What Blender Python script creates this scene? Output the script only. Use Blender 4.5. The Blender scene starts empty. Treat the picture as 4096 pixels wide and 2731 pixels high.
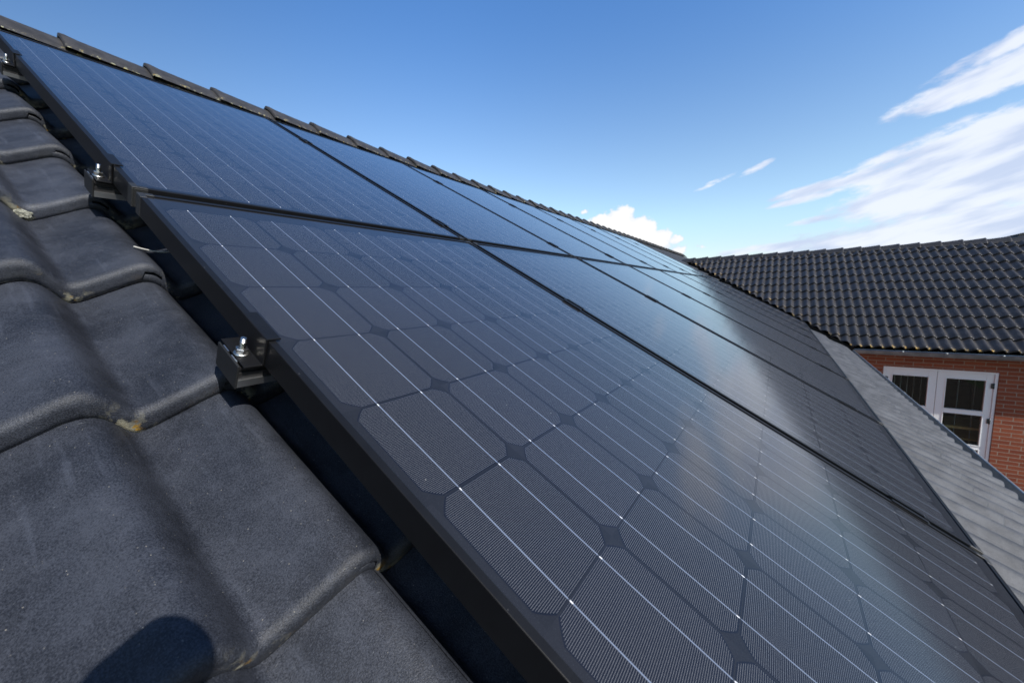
import bpy, math, random
import numpy as np
from mathutils import Matrix, Vector
random.seed(7); RNG = np.random.default_rng(7)
SC = bpy.context.scene
COL = SC.collection
D = bpy.data
# ---------------------------------------------------------------- camera
CAM_LOC = (-0.26777549, -0.98910044, -0.18670321)
CAM_ROT = Matrix(((0.5597656600761635, 0.11222578246303092, -0.8210163089427991),
                  (-0.8282743417967539, 0.045907553890584096, -0.5584389950719217),
                  (-0.024980402731975104, 0.9926217155827006, 0.11865120830823744)))
cam = D.cameras.new('camera'); cam.sensor_width = 36.0; cam.lens = 13.7568
cam.clip_start = 0.004; cam.clip_end = 3000
cam.dof.use_dof = True; cam.dof.focus_distance = 0.75; cam.dof.aperture_fstop = 7.0
cam_o = D.objects.new('view_camera', cam); COL.objects.link(cam_o)
cam_o.matrix_world = Matrix.Translation(CAM_LOC) @ CAM_ROT.to_4x4()
SC.camera = cam_o
# ---------------------------------------------------------------- exposure, sun, sky
SC.view_settings.view_transform = 'Standard'; SC.view_settings.look = 'None'
SC.view_settings.exposure = 0.4; SC.view_settings.gamma = 1.0
SC.view_settings.use_curve_mapping = False
PITCH = math.radians(29.5); CP, SP = math.cos(PITCH), math.sin(PITCH)
def R2W(u, v, n): return Vector((u, v * CP - n * SP, v * SP + n * CP))
SUN_DIR = R2W(-0.170, -0.412, 0.89).normalized()
SUN_EL = math.asin(SUN_DIR.z); SUN_AZ = math.atan2(SUN_DIR.x, SUN_DIR.y)
sun = D.lights.new('sun', 'SUN'); sun.energy = 4.8; sun.angle = math.radians(0.5); sun.color = (1.0, 0.95, 0.87)
sun_o = D.objects.new('sun', sun); COL.objects.link(sun_o)
sun_o.rotation_euler = SUN_DIR.to_track_quat('Z', 'Y').to_euler()
SC.cycles.max_bounces = 8; SC.cycles.glossy_bounces = 4; SC.cycles.transparent_max_bounces = 12
SC.cycles.use_denoising = True

class NG:
    """small helper for writing node graphs"""
    def __init__(s, tree): s.t = tree; s.n = tree.nodes; s.l = tree.links
    def new(s, kind, **kw):
        nd = s.n.new(kind)
        for k, v in kw.items(): setattr(nd, k, v)
        return nd
    def put(s, sock, v):
        if isinstance(v, bpy.types.NodeSocket): s.l.new(v, sock)
        elif v is not None: sock.default_value = v
    def m(s, op, a, b=None, c=None, clamp=False):
        nd = s.n.new('ShaderNodeMath'); nd.operation = op; nd.use_clamp = clamp
        s.put(nd.inputs[0], a)
        if b is not None: s.put(nd.inputs[1], b)
        if c is not None: s.put(nd.inputs[2], c)
        return nd.outputs[0]
    def vm(s, op, a, b=None):
        nd = s.n.new('ShaderNodeVectorMath'); nd.operation = op
        s.put(nd.inputs[0], a)
        if b is not None: s.put(nd.inputs[1], b)
        return nd.outputs[0]
    def ss(s, x, lo, hi):
        nd = s.n.new('ShaderNodeMapRange'); nd.interpolation_type = 'SMOOTHSTEP'
        s.put(nd.inputs['Value'], x); nd.inputs['From Min'].default_value = lo; nd.inputs['From Max'].default_value = hi
        return nd.outputs['Result']
    def lin(s, x, a, b, c, d):
        nd = s.n.new('ShaderNodeMapRange'); s.put(nd.inputs['Value'], x)
        for k, v in zip(('From Min', 'From Max', 'To Min', 'To Max'), (a, b, c, d)): nd.inputs[k].default_value = v
        return nd.outputs['Result']
    def mix(s, f, a, b):
        nd = s.n.new('ShaderNodeMix'); nd.data_type = 'RGBA'
        s.put(nd.inputs['Factor'], f)
        for key, v in ((6, a), (7, b)):
            if isinstance(v, (tuple, list)): v = tuple(v) + ((1.0,) if len(v) == 3 else ())
            s.put(nd.inputs[key], v)
        return nd.outputs[2]
    def noise(s, vec, scale, detail=2, rough=0.5, lac=2.0, dist=0.0):
        nd = s.n.new('ShaderNodeTexNoise'); s.put(nd.inputs['Vector'], vec)
        nd.inputs['Scale'].default_value = scale; nd.inputs['Detail'].default_value = detail
        nd.inputs['Roughness'].default_value = rough; nd.inputs['Lacunarity'].default_value = lac
        nd.inputs['Distortion'].default_value = dist
        return nd.outputs['Fac']
    def vor(s, vec, scale, feature='F1'):
        nd = s.n.new('ShaderNodeTexVoronoi'); nd.feature = feature; s.put(nd.inputs['Vector'], vec)
        nd.inputs['Scale'].default_value = scale
        return nd
    def xyz(s, vec):
        nd = s.n.new('ShaderNodeSeparateXYZ'); s.put(nd.inputs[0], vec); return nd.outputs
    def comb(s, x, y, z):
        nd = s.n.new('ShaderNodeCombineXYZ')
        for i, v in enumerate((x, y, z)): s.put(nd.inputs[i], v)
        return nd.outputs[0]
    def bump(s, h, strength, dist=0.001, normal=None):
        nd = s.n.new('ShaderNodeBump'); s.put(nd.inputs['Height'], h)
        nd.inputs['Strength'].default_value = strength; nd.inputs['Distance'].default_value = dist
        if normal is not None: s.put(nd.inputs['Normal'], normal)
        return nd.outputs['Normal']

W = D.worlds.new('World'); SC.world = W; W.use_nodes = True
def build_sky():
    W.node_tree.nodes.clear(); g = NG(W.node_tree)
    sky = g.new('ShaderNodeTexSky', sky_type='NISHITA'); sky.sun_disc = False
    sky.sun_elevation = SUN_EL; sky.sun_rotation = SUN_AZ
    sky.altitude = 0; sky.air_density = 1.0; sky.dust_density = 0.2; sky.ozone_density = 4.0
    tc = g.new('ShaderNodeTexCoord')
    dx, dy, dz = g.xyz(tc.outputs['Generated'])
    az = g.m('MULTIPLY', g.m('ARCTAN2', dy, dx), 57.29578)
    el = g.m('MULTIPLY', g.m('ARCSINE', dz), 57.29578)
    hi_ = g.ss(el, 8.0, 38.0); side = g.ss(az, 38.0, 100.0)
    tint = g.mix(hi_, (1.22, 1.13, 1.0), (.63, .93, 1.17))
    tint = g.mix(g.ss(el, 10.0, 3.0), tint, (1.02, .91, .84))
    tint = g.mix(g.ss(el, 38.0, 62.0), tint, (.86, .95, 1.0))
    tint = g.mix(g.ss(g.m('COSINE', g.m('MULTIPLY', g.m('SUBTRACT', az, 35.0), .0174533)), .26, -.57), tint, (.90, .87, .82))
    tint = g.mix(g.m('MULTIPLY', g.ss(az, -19.0, -40.0), g.ss(az, -120.0, -80.0)), tint, (.44, .52, .62))
    sc_ = g.new('ShaderNodeVectorMath', operation='SCALE'); g.put(sc_.inputs[0], g.vm('MULTIPLY', sky.outputs[0], tint)); g.put(sc_.inputs['Scale'], g.m('SUBTRACT', 1.0, g.m('MULTIPLY', side, .42)))
    bg = g.new('ShaderNodeBackground'); g.put(bg.inputs['Color'], sc_.outputs[0]); bg.inputs['Strength'].default_value = 0.15
    def blob(ca, ce, a, b, ang, s):
        t = math.radians(ang); x = g.m('SUBTRACT', ca, az); y = g.m('SUBTRACT', el, ce)   # x grows to the right in the view
        p = g.m('ADD', g.m('MULTIPLY', x, math.cos(t) / a), g.m('MULTIPLY', y, math.sin(t) / a))
        q = g.m('ADD', g.m('MULTIPLY', x, -math.sin(t) / b), g.m('MULTIPLY', y, math.cos(t) / b))
        r2 = g.m('ADD', g.m('MULTIPLY', p, p), g.m('MULTIPLY', q, q))
        return g.m('MULTIPLY', g.m('SUBTRACT', 1.0, r2, clamp=True), s)
    def total(bl):
        o = None
        for b in bl:
            k = blob(*b); o = k if o is None else g.m('MAXIMUM', o, k)
        return o
    # wind-drawn streaks
    t = math.radians(14)
    sx = g.m('ADD', g.m('MULTIPLY', az, -math.cos(t)), g.m('MULTIPLY', el, math.sin(t)))
    sy = g.m('ADD', g.m('MULTIPLY', az, math.sin(t)), g.m('MULTIPLY', el, math.cos(t)))
    warp = g.noise(g.comb(g.m('MULTIPLY', sx, 0.2), g.m('MULTIPLY', sy, 0.4), 3.0), 1.0, 3)
    sv = g.comb(g.m('MULTIPLY', sx, 0.26), g.m('ADD', g.m('MULTIPLY', sy, 0.85), g.m('MULTIPLY', warp, 1.6)), 1.7)
    n1 = g.noise(sv, 1.0, 8, 0.60)
    streak = total([(-17.0, 17.9, 10.0, 1.75, 9, 1.25), (-19.0, 20.6, 9.5, 1.0, 15, 0.95), (-14.5, 16.9, 6.0, .9, 5, .8),
                    (2.9, 14.1, 2.3, .42, 18, .62), (3.6, 13.6, 1.9, .3, 16, .5), (6.0, 13.5, 1.9, .34, 14, .5), (8.4, 12.7, 1.6, .3, 16, .45), (7.2, 13.3, 1.9, .25, 14, .45),
                    (-4.5, 11.1, 6.5, .75, 8, .95), (-2.5, 10.0, 4.8, .55, 8, .8), (-9.0, 12.6, 4.5, .9, 12, .8),
                    (-15.0, 11.9, 10.0, 3.5, 10, 1.45), (-18.0, 9.3, 15.0, 3.3, 6, 1.55), (-12.0, 8.2, 9.0, 1.5, 6, 1.0), (-4.0, 7.6, 4.5, .45, 5, .72),
                    (-18.0, 5.2, 24.0, 2.2, 2, 1.3), (-1.0, 4.9, 9.5, .8, 3, 0.85)])
    n3 = g.noise(g.comb(g.m('MULTIPLY', az, 0.45), g.m('MULTIPLY', el, 0.95), 5.5), 1.0, 7, 0.6)
    ds = g.m('ADD', g.m('ADD', streak, g.m('MULTIPLY', g.m('SUBTRACT', n1, 0.5), 1.7)), g.m('MULTIPLY', g.m('SUBTRACT', n3, 0.5), 1.5))
    a1 = g.m('MULTIPLY', g.ss(ds, 0.0, 0.85), g.m('MULTIPLY', g.ss(streak, 0.0, 0.2), g.ss(az, -28.0, -19.5)))
    # heaped cloud behind the ridge
    cv = g.comb(g.m('MULTIPLY', az, 0.55), g.m('MULTIPLY', el, 0.62), 0.3)
    n2 = g.noise(cv, 1.0, 7, 0.55)
    heap = total([(18.9, 8.9, 2.9, 3.1, 0, 1.5), (21.6, 8.3, 2.6, 2.5, 0, 1.4), (16.0, 7.9, 2.8, 2.7, 0, 1.45), (13.4, 7.0, 1.8, 1.7, 0, 1.2),
                  (11.7, 6.6, 1.3, .9, 0, 1.0), (23.6, 11.1, 1.1, .45, 10, .8), (24.6, 8.2, 1.6, 1.4, 0, .9), (9.4, 5.6, 1.0, .5, 0, .7), (18, 5.5, 12, 1.6, 0, 1.0)])
    dh = g.m('ADD', heap, g.m('MULTIPLY', g.m('SUBTRACT', n2, 0.5), 2.4))
    a2 = g.m('MULTIPLY', g.ss(dh, 0.28, 0.62), g.ss(heap, 0.0, 0.15))
    # the hazy brightening low over the ridge
    shade = g.noise(g.comb(g.m('MULTIPLY', sx, 0.13), g.m('MULTIPLY', sy, 0.55), 9.0), 1.0, 4, 0.5)
    c1 = g.mix(g.ss(shade, 0.4, 0.66), (0.88, 0.93, 1.04), (0.60, 0.69, 0.90))
    c2 = g.mix(g.ss(g.m('ADD', n2, g.m('MULTIPLY', heap, 0.25)), 0.45, 0.75), (0.80, 0.86, 0.96), (1.0, 1.0, 1.0))
    ccol = g.mix(a2, c1, c2)
    cb = g.new('ShaderNodeBackground'); g.put(cb.inputs['Color'], ccol); cb.inputs['Strength'].default_value = 0.77
    al = g.m('MULTIPLY', g.m('MAXIMUM', g.m('MULTIPLY', a1, 0.93), a2), g.ss(el, -1.0, 1.0))
    mx = g.new('ShaderNodeMixShader'); g.put(mx.inputs[0], al); g.l.new(bg.outputs[0], mx.inputs[1]); g.l.new(cb.outputs[0], mx.inputs[2])
    out = g.new('ShaderNodeOutputWorld'); g.l.new(mx.outputs[0], out.inputs[0])
build_sky()

# ---------------------------------------------------------------- materials
MATS = {}
def mat(name, base=(.5, .5, .5), rough=.5, metal=0.0, spec=.5, build=None, **kw):
    m = D.materials.new(name); m.use_nodes = True; g = NG(m.node_tree)
    b = g.n['Principled BSDF']
    b.inputs['Base Color'].default_value = (*base, 1); b.inputs['Roughness'].default_value = rough
    b.inputs['Metallic'].default_value = metal; b.inputs['Specular IOR Level'].default_value = spec
    for k, v in kw.items(): b.inputs[k.replace('_', ' ')].default_value = v
    if build: build(g, b)
    MATS[name] = m; return m
def pos(g): return g.new('ShaderNodeNewGeometry').outputs['Position']
def uvn(g): return g.new('ShaderNodeUVMap', uv_map='UVMap').outputs[0]
def objc(g): return g.new('ShaderNodeTexCoord').outputs['Object']

def tile_nodes(dark, light, rough, lichen_amt, grain=1.0, phase=.128, period=.15, where=''):
    def f(g, b):
        p = pos(g); ux, uy, uz = g.xyz(uvn(g))
        big = g.noise(p, 9.0, 4, 0.6); fine = g.noise(p, 620.0, 4, 0.62); mid = g.noise(p, 60.0, 3, .55)
        col = g.mix(g.ss(g.m('ADD', g.m('MULTIPLY', big, .40), g.m('MULTIPLY', fine, .60)), .40, .60), dark, light)
        rv = g.new('ShaderNodeObjectInfo').outputs['Random']
        sv_ = g.new('ShaderNodeVectorMath', operation='SCALE'); g.put(sv_.inputs[0], col); g.put(sv_.inputs['Scale'], g.lin(rv, 0, 1, .86, 1.16)); col = sv_.outputs[0]
        # rain-washed film in the pan and the duller nose
        col = g.mix(g.m('MULTIPLY', g.ss(mid, .5, .75), .16), col, tuple(1.7 * c for c in light))
        stv = g.comb(g.m('ADD', g.m('MULTIPLY', ux, 70.0), g.m('MULTIPLY', rv, 37.0)), g.m('MULTIPLY', uy, 5.0), g.m('MULTIPLY', g.xyz(p)[0], .8))
        col = g.mix(g.m('MULTIPLY', g.ss(g.noise(stv, 1.0, 3, .6), .55, .78), .22 if where == '' else .5), col, tuple(2.4 * c for c in light))
        # pale grit and dust specks
        v = g.vor(p, 190.0); sp = g.m('MULTIPLY', g.ss(v.outputs['Distance'], .15, .03), g.ss(g.xyz(v.outputs['Color'])[0], .80, .95))
        col = g.mix(g.m('MULTIPLY', sp, .75), col, (.34, .32, .27))
        # scratches
        sc = g.noise(g.vm('MULTIPLY', p, (30.0, 400.0, 300.0)), 1.0, 2, .5)
        col = g.mix(g.m('MULTIPLY', g.ss(sc, .72, .80), .5), col, (.16, .17, .19))
        # lichen and lime along the nose edge, strongest in the pan
        edge = g.ss(uy, .004, -.019)
        ln = g.noise(p, 42.0, 5, .65); ln2 = g.noise(p, 17.0, 2, .5)
        tt = g.m('FRACT', g.m('DIVIDE', g.m('SUBTRACT', ux, phase), period))
        pan = g.ss(g.m('ABSOLUTE', g.m('SUBTRACT', tt, .31)), .26, .06)
        if where == 'wing':
            X, Y, Z = g.xyz(p)
            e0 = g.ss(Z, -1.10, -1.20); e1 = g.ss(g.m('SUBTRACT', g.m('SUBTRACT', X, 9.06), g.m('ADD', Y, 2.135)), .30, .08)
            pan = g.m('MULTIPLY', pan, g.m('MAXIMUM', e0, e1))
            edge = g.ss(uy, .10, -.01)
        lm = g.m('MULTIPLY', g.m('MULTIPLY', edge, g.ss(g.m('ADD', ln, g.m('MULTIPLY', g.m('SUBTRACT', ln2, .5), .7)), .50, .60)), g.m('ADD', .04 if where == '' else 0.0, pan))
        lcol = g.mix(g.ss(g.noise(p, 75.0, 2), *((.60, .66) if where == '' else (.38, .5))), (.36, .34, .25), (.50, .29, .03))
        col = g.mix(g.m('MULTIPLY', lm, lichen_amt, clamp=True), col, lcol)
        if where == '':   # pale worn lower rim of the nose
            rim = g.m('MULTIPLY', g.m('MULTIPLY', g.ss(uy, -.017, -.0215), g.ss(uy, -.028, -.0235)), g.ss(g.noise(p, 120.0, 3, .7), .42, .62))
            col = g.mix(g.m('MULTIPLY', rim, .7), col, (.17, .165, .15))
        g.put(b.inputs['Base Color'], col)
        g.put(b.inputs['Roughness'], g.m('ADD', rough - .08, g.m('MULTIPLY', g.noise(p, 30.0, 3), .18)))
        h = g.m('ADD', g.m('MULTIPLY', g.noise(p, 700.0, 3, .6), 1.0), g.m('MULTIPLY', g.noise(p, 220.0, 2), .35))
        rough_nose = g.lin(uy, .02, -.012, .55, 1.0)
        nd = g.new('ShaderNodeBump'); g.put(nd.inputs['Height'], h); g.put(nd.inputs['Strength'], g.m('MULTIPLY', rough_nose, .55 * grain))
        nd.inputs['Distance'].default_value = .0012
        g.put(b.inputs['Normal'], nd.outputs[0])
    return f
mat('roof_tile', rough=.5, spec=.42, build=tile_nodes((.0125, .0150, .022), (.045, .051, .068), .50, .95, 1.6))
mat('glare_pale_tile', rough=.6, spec=.42, build=tile_nodes((.020, .022, .027), (.070, .074, .084), .56, .5, 1.6))  # paler copy of roof_tile with grazing sky glare put into the colour
mat('roof_tile_far', rough=.42, spec=.5, build=tile_nodes((.026, .028, .032), (.050, .052, .057), .46, .3, .6))
mat('glazed_tile', rough=.3, spec=.38, build=tile_nodes((.026, .025, .026), (.056, .053, .054), .40, .9, .25, (.286 - .02) % .143, .143, 'wing'))
def ridge_nodes(dark, light, lich):
    def f(g, b):
        p = pos(g); n = g.noise(p, 14.0, 4, .65); n2 = g.noise(p, 240.0, 2)
        col = g.mix(g.ss(g.m('ADD', g.m('MULTIPLY', n, .7), g.m('MULTIPLY', n2, .3)), .38, .62), dark, light)
        ux, uy, uz = g.xyz(uvn(g))
        ed = g.ss(uy, .16, .02)
        lm = g.m('MULTIPLY', ed, g.ss(g.noise(p, 38.0, 4, .7), .56, .64))
        col = g.mix(g.m('MULTIPLY', lm, lich), col, g.mix(g.ss(g.noise(p, 60.0), .5, .6), (.34, .34, .22), (.42, .30, .05)))
        g.put(b.inputs['Base Color'], col)
        g.put(b.inputs['Normal'], g.bump(g.noise(p, 300.0, 3, .6), .5, .0015))
    return f
mat('ridge_tile', rough=.6, build=ridge_nodes((.019, .0185, .020), (.040, .038, .039), .75))
mat('ridge_tile_dark', rough=.5, build=ridge_nodes((.018, .018, .021), (.032, .032, .036), .45))
def zinc(g, b):
    p = pos(g); n = g.noise(p, 6.0, 4, .6)
    g.put(b.inputs['Base Color'], g.mix(g.ss(n, .35, .7), (.20, .22, .24), (.31, .33, .35)))
    g.put(b.inputs['Roughness'], g.lin(g.noise(p, 25.0, 3), 0, 1, .35, .6))
mat('zinc', rough=.5, metal=.45, build=zinc)
def frame_n(g, b):
    p = pos(g); n = g.noise(p, 40.0, 3); f = g.noise(p, 700.0, 2)
    sc = g.noise(g.vm('MULTIPLY', p, (500.0, 20.0, 300.0)), 1.0, 2)
    v = g.vor(p, 120.0); sp = g.m('MULTIPLY', g.ss(v.outputs['Distance'], .11, .04), g.ss(g.xyz(v.outputs['Color'])[0], .86, .9))
    g.put(b.inputs['Base Color'], g.mix(g.m('MULTIPLY', sp, .4), g.mix(n, (.005, .005, .006), (.009, .0095, .011)), (.25, .25, .25)))
    g.put(b.inputs['Roughness'], g.m('ADD', .34, g.m('MULTIPLY', f, .16)))
    g.put(b.inputs['Normal'], g.bump(f, .12, .0003))
mat('black_anodised', rough=.4, spec=.22, build=frame_n)
def corner_n(g, b):
    p = pos(g); n = g.noise(p, 500.0, 3, .7)
    g.put(b.inputs['Base Color'], g.mix(g.ss(n, .3, .7), (.010, .0105, .011), (.028, .029, .030)))
    g.put(b.inputs['Normal'], g.bump(n, .4, .0006))
mat('black_plastic', rough=.5, build=corner_n)
mat('cap_plastic', rough=.45, spec=.4, build=lambda g, b: g.put(b.inputs['Base Color'], g.mix(g.noise(pos(g), 90.0, 4, .7), (.008, .0085, .009), (.022, .023, .025))))
def alu(g, b):
    p = pos(g); f = g.noise(g.vm('MULTIPLY', p, (900.0, 30.0, 900.0)), 1.0, 2)
    g.put(b.inputs['Roughness'], g.lin(f, 0, 1, .25, .5)); g.put(b.inputs['Normal'], g.bump(f, .1, .0003))
mat('raw_aluminium', base=(.62, .63, .64), rough=.35, metal=1.0, build=alu)
def alu_dull(g, b):
    p = pos(g); f = g.noise(p, 60.0, 4)
    g.put(b.inputs['Base Color'], g.mix(f, (.05, .05, .053), (.10, .10, .105)))
mat('dull_aluminium', rough=.4, metal=.8, build=alu_dull)
def steel(g, b):
    p = pos(g); g.put(b.inputs['Roughness'], g.lin(g.noise(p, 400.0, 3), 0, 1, .16, .38))
mat('stainless_steel', base=(.66, .65, .62), rough=.25, metal=1.0, build=steel)
def brick(g, b):
    x, y, z = g.xyz(objc(g))
    vec = g.comb(y, z, 0.0)
    wob = g.noise(pos(g), 30.0, 2)
    vec = g.vm('ADD', vec, g.comb(0.0, g.m('MULTIPLY', g.m('SUBTRACT', wob, .5), .004), 0.0))
    br = g.new('ShaderNodeTexBrick'); br.offset = .5; g.put(br.inputs['Vector'], vec)
    for k, v in (('Scale', 1.0), ('Mortar Size', .006), ('Mortar Smooth', .15), ('Bias', 0.0), ('Brick Width', .24), ('Row Height', .0667)): br.inputs[k].default_value = v
    br.inputs['Color1'].default_value = (.30, .088, .044, 1); br.inputs['Color2'].default_value = (.22, .060, .033, 1)
    br.inputs['Mortar'].default_value = (.33, .255, .20, 1)
    n = g.noise(pos(g), 55.0, 4, .65)
    c = g.mix(g.m('MULTIPLY', g.ss(n, .42, .75), .35), br.outputs['Color'], (.16, .055, .04))
    g.put(b.inputs['Base Color'], c)
    g.put(b.inputs['Normal'], g.bump(g.m('ADD', g.m('MULTIPLY', br.outputs['Fac'], -1.0), g.m('MULTIPLY', n, .4)), .8, .006))
mat('red_brick', rough=.85, spec=.25, build=brick)
def white_n(g, b):
    p = pos(g); n = g.noise(p, 8.0, 3)
    g.put(b.inputs['Base Color'], g.mix(n, (.82, .83, .84), (.86, .87, .87)))
mat('white_paint', rough=.4, build=white_n)
def glass_n(g, b):
    out = g.n['Material Output']; fr = g.new('ShaderNodeFresnel'); fr.inputs['IOR'].default_value = 1.5
    gl = g.new('ShaderNodeBsdfGlossy'); gl.inputs['Roughness'].default_value = .01
    tr = g.new('ShaderNodeBsdfTransparent'); tr.inputs['Color'].default_value = (.86, .90, .88, 1)
    mx = g.new('ShaderNodeMixShader'); g.put(mx.inputs[0], fr.outputs[0])
    g.l.new(tr.outputs[0], mx.inputs[1]); g.l.new(gl.outputs[0], mx.inputs[2]); g.l.new(mx.outputs[0], out.inputs[0])
mat('window_glass', build=glass_n)
def speck(c1, c2, sc, bmp=0.0):
    def f(g, b):
        p = pos(g); n = g.noise(p, sc, 4, .6); g.put(b.inputs['Base Color'], g.mix(g.ss(n, .35, .65), c1, c2))
        if bmp: g.put(b.inputs['Normal'], g.bump(n, bmp, .01))
    return f
mat('render_dark', rough=.9, build=speck((.014, .011, .009), (.03, .024, .018), 3.0))
mat('timber', rough=.5, build=speck((.66, .42, .16), (.78, .54, .24), 14.0))
mat('dark_wood', rough=.5, build=speck((.03, .022, .016), (.06, .045, .03), 9.0))
mat('grey_cloth', rough=.8, build=speck((.10, .10, .115), (.15, .15, .17), 20.0))
mat('blind_fabric', rough=.7, build=speck((.34, .36, .36), (.42, .44, .44), 20.0))
mat('lawn', rough=.9, build=speck((.035, .06, .018), (.06, .09, .03), 4.0, .5))
mat('paving', rough=.85, build=speck((.055, .042, .034), (.09, .072, .06), 7.0, .3))
mat('lichen', rough=.9, build=speck((.17, .17, .13), (.42, .42, .36), 160.0, .8))
mat('cable_jacket', rough=.45, build=speck((.30, .30, .29), (.42, .42, .40), 90.0))
mat('skin', rough=.5, build=speck((.52, .30, .22), (.60, .36, .27), 20.0))
mat('jacket_cloth', rough=.85, build=speck((.02, .028, .05), (.03, .04, .07), 60.0, .4))
mat('denim', rough=.9, build=speck((.025, .035, .06), (.04, .055, .09), 90.0, .3))
mat('leather', rough=.5, build=speck((.03, .02, .014), (.05, .034, .022), 30.0))
mat('hair', rough=.6, build=speck((.02, .014, .01), (.04, .028, .018), 120.0))
mat('camera_black', rough=.45, build=speck((.012, .012, .013), (.022, .022, .023), 300.0, .3))
mat('lens_glass', base=(.01, .01, .02), rough=.04, spec=.8)

def panel_mat(name, x0, y0, pu, pv, curve=None):
    def f(g, b):
        ux, uy, _ = g.xyz(uvn(g))
        cu = g.m('DIVIDE', g.m('SUBTRACT', ux, x0), pu); cv = g.m('DIVIDE', g.m('SUBTRACT', uy, y0), pv)
        if curve:   # row heights shrink slightly towards the eave end
            a_, b_, ytop = curve
            sd = g.m('SUBTRACT', ytop, uy)
            kk = g.m('DIVIDE', g.m('SUBTRACT', a_, g.m('SQRT', g.m('MAXIMUM', g.m('SUBTRACT', a_ * a_, g.m('MULTIPLY', sd, 4 * b_)), 0.0))), 2 * b_)
            cv = g.m('SUBTRACT', 10.0, kk)
        fu = g.m('FRACT', cu); fv = g.m('FRACT', cv); col = g.m('FLOOR', cu)
        inr = g.m('MULTIPLY', g.m('MULTIPLY', g.m('GREATER_THAN', cu, 0.0), g.m('LESS_THAN', cu, 6.0)),
                  g.m('MULTIPLY', g.m('GREATER_THAN', cv, 0.0), g.m('LESS_THAN', cv, 10.0)))
        du = g.m('ABSOLUTE', g.m('SUBTRACT', fu, .5)); dv = g.m('ABSOLUTE', g.m('SUBTRACT', fv, .5))
        rr = g.m('SQRT', g.m('ADD', g.m('MULTIPLY', du, du), g.m('MULTIPLY', dv, dv)))
        cell = g.m('MULTIPLY', g.m('MULTIPLY', g.m('LESS_THAN', du, .4920), g.m('LESS_THAN', dv, .4945)), g.m('LESS_THAN', rr, .625))
        cell = g.m('MULTIPLY', cell, inr)
        core = g.m('MULTIPLY', g.m('MULTIPLY', g.m('LESS_THAN', du, .483), g.m('LESS_THAN', dv, .487)), g.m('LESS_THAN', rr, .613))
        fing = g.m('LESS_THAN', g.m('FRACT', g.m('DIVIDE', uy, .00215)), .18)
        fing = g.m('MULTIPLY', g.m('MULTIPLY', fing, core), cell)
        bus = g.m('LESS_THAN', g.m('ABSOLUTE', g.m('SUBTRACT', du, .236)), .0050)
        bus = g.m('MULTIPLY', bus, inr)
        gap = g.m('GREATER_THAN', dv, .4935)
        bus = g.m('MULTIPLY', bus, g.m('SUBTRACT', 1.0, g.m('MULTIPLY', gap, .7)))
        odd = g.m('GREATER_THAN', g.m('FRACT', g.m('MULTIPLY', col, .5)), .25)
        d1 = g.m('MULTIPLY', g.m('GREATER_THAN', fv, .968), g.m('LESS_THAN', fv, .993))
        d2 = g.m('MULTIPLY', g.m('GREATER_THAN', fv, .007), g.m('LESS_THAN', fv, .032))
        dot = g.m('ADD', g.m('MULTIPLY', d1, g.m('SUBTRACT', 1.0, odd)), g.m('MULTIPLY', d2, odd))
        dot = g.m('MULTIPLY', dot, bus)
        p = pos(g)
        # per-cell tint
        cid = g.new('ShaderNodeTexWhiteNoise'); g.put(cid.inputs['Vector'], g.comb(col, g.m('FLOOR', cv), g.xyz(g.new('ShaderNodeObjectInfo').outputs['Location'])[0]))
        tint = g.m('ADD', .8, g.m('MULTIPLY', cid.outputs['Value'], .4))
        c = g.mix(cell, (.016, .017, .021), (.0085, .010, .0165))
        sc_ = g.new('ShaderNodeVectorMath', operation='SCALE'); g.put(sc_.inputs[0], c); g.put(sc_.inputs['Scale'], tint); c = sc_.outputs[0]
        c = g.mix(fing, c, (.172, .175, .184)); c = g.mix(bus, c, (.22, .26, .34)); c = g.mix(dot, c, (.95, .95, .95))
        grain = g.noise(p, 900.0, 2, .6)
        c = g.mix(g.m('MULTIPLY', g.ss(grain, .55, .75), .16), c, (.08, .09, .11))
        v = g.vor(p, 60.0); sp = g.m('MULTIPLY', g.ss(v.outputs['Distance'], .055, .02), g.ss(g.xyz(v.outputs['Color'])[0], .9, .94))
        c = g.mix(g.m('MULTIPLY', sp, .6), c, (.5, .5, .48))
        g.put(b.inputs['Base Color'], c)
        g.put(b.inputs['Metallic'], g.m('MULTIPLY', g.m('MAXIMUM', bus, fing), .35))
        b.inputs['Roughness'].default_value = .42; b.inputs['Specular IOR Level'].default_value = .06
        b.inputs['Coat Weight'].default_value = 1.0; b.inputs['Coat IOR'].default_value = 1.37
        film = g.noise(p, 7.0, 3, .6)
        g.put(b.inputs['Coat Roughness'], g.lin(film, .3, .7, .09, .115))
        
    return mat(name, build=f)

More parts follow.
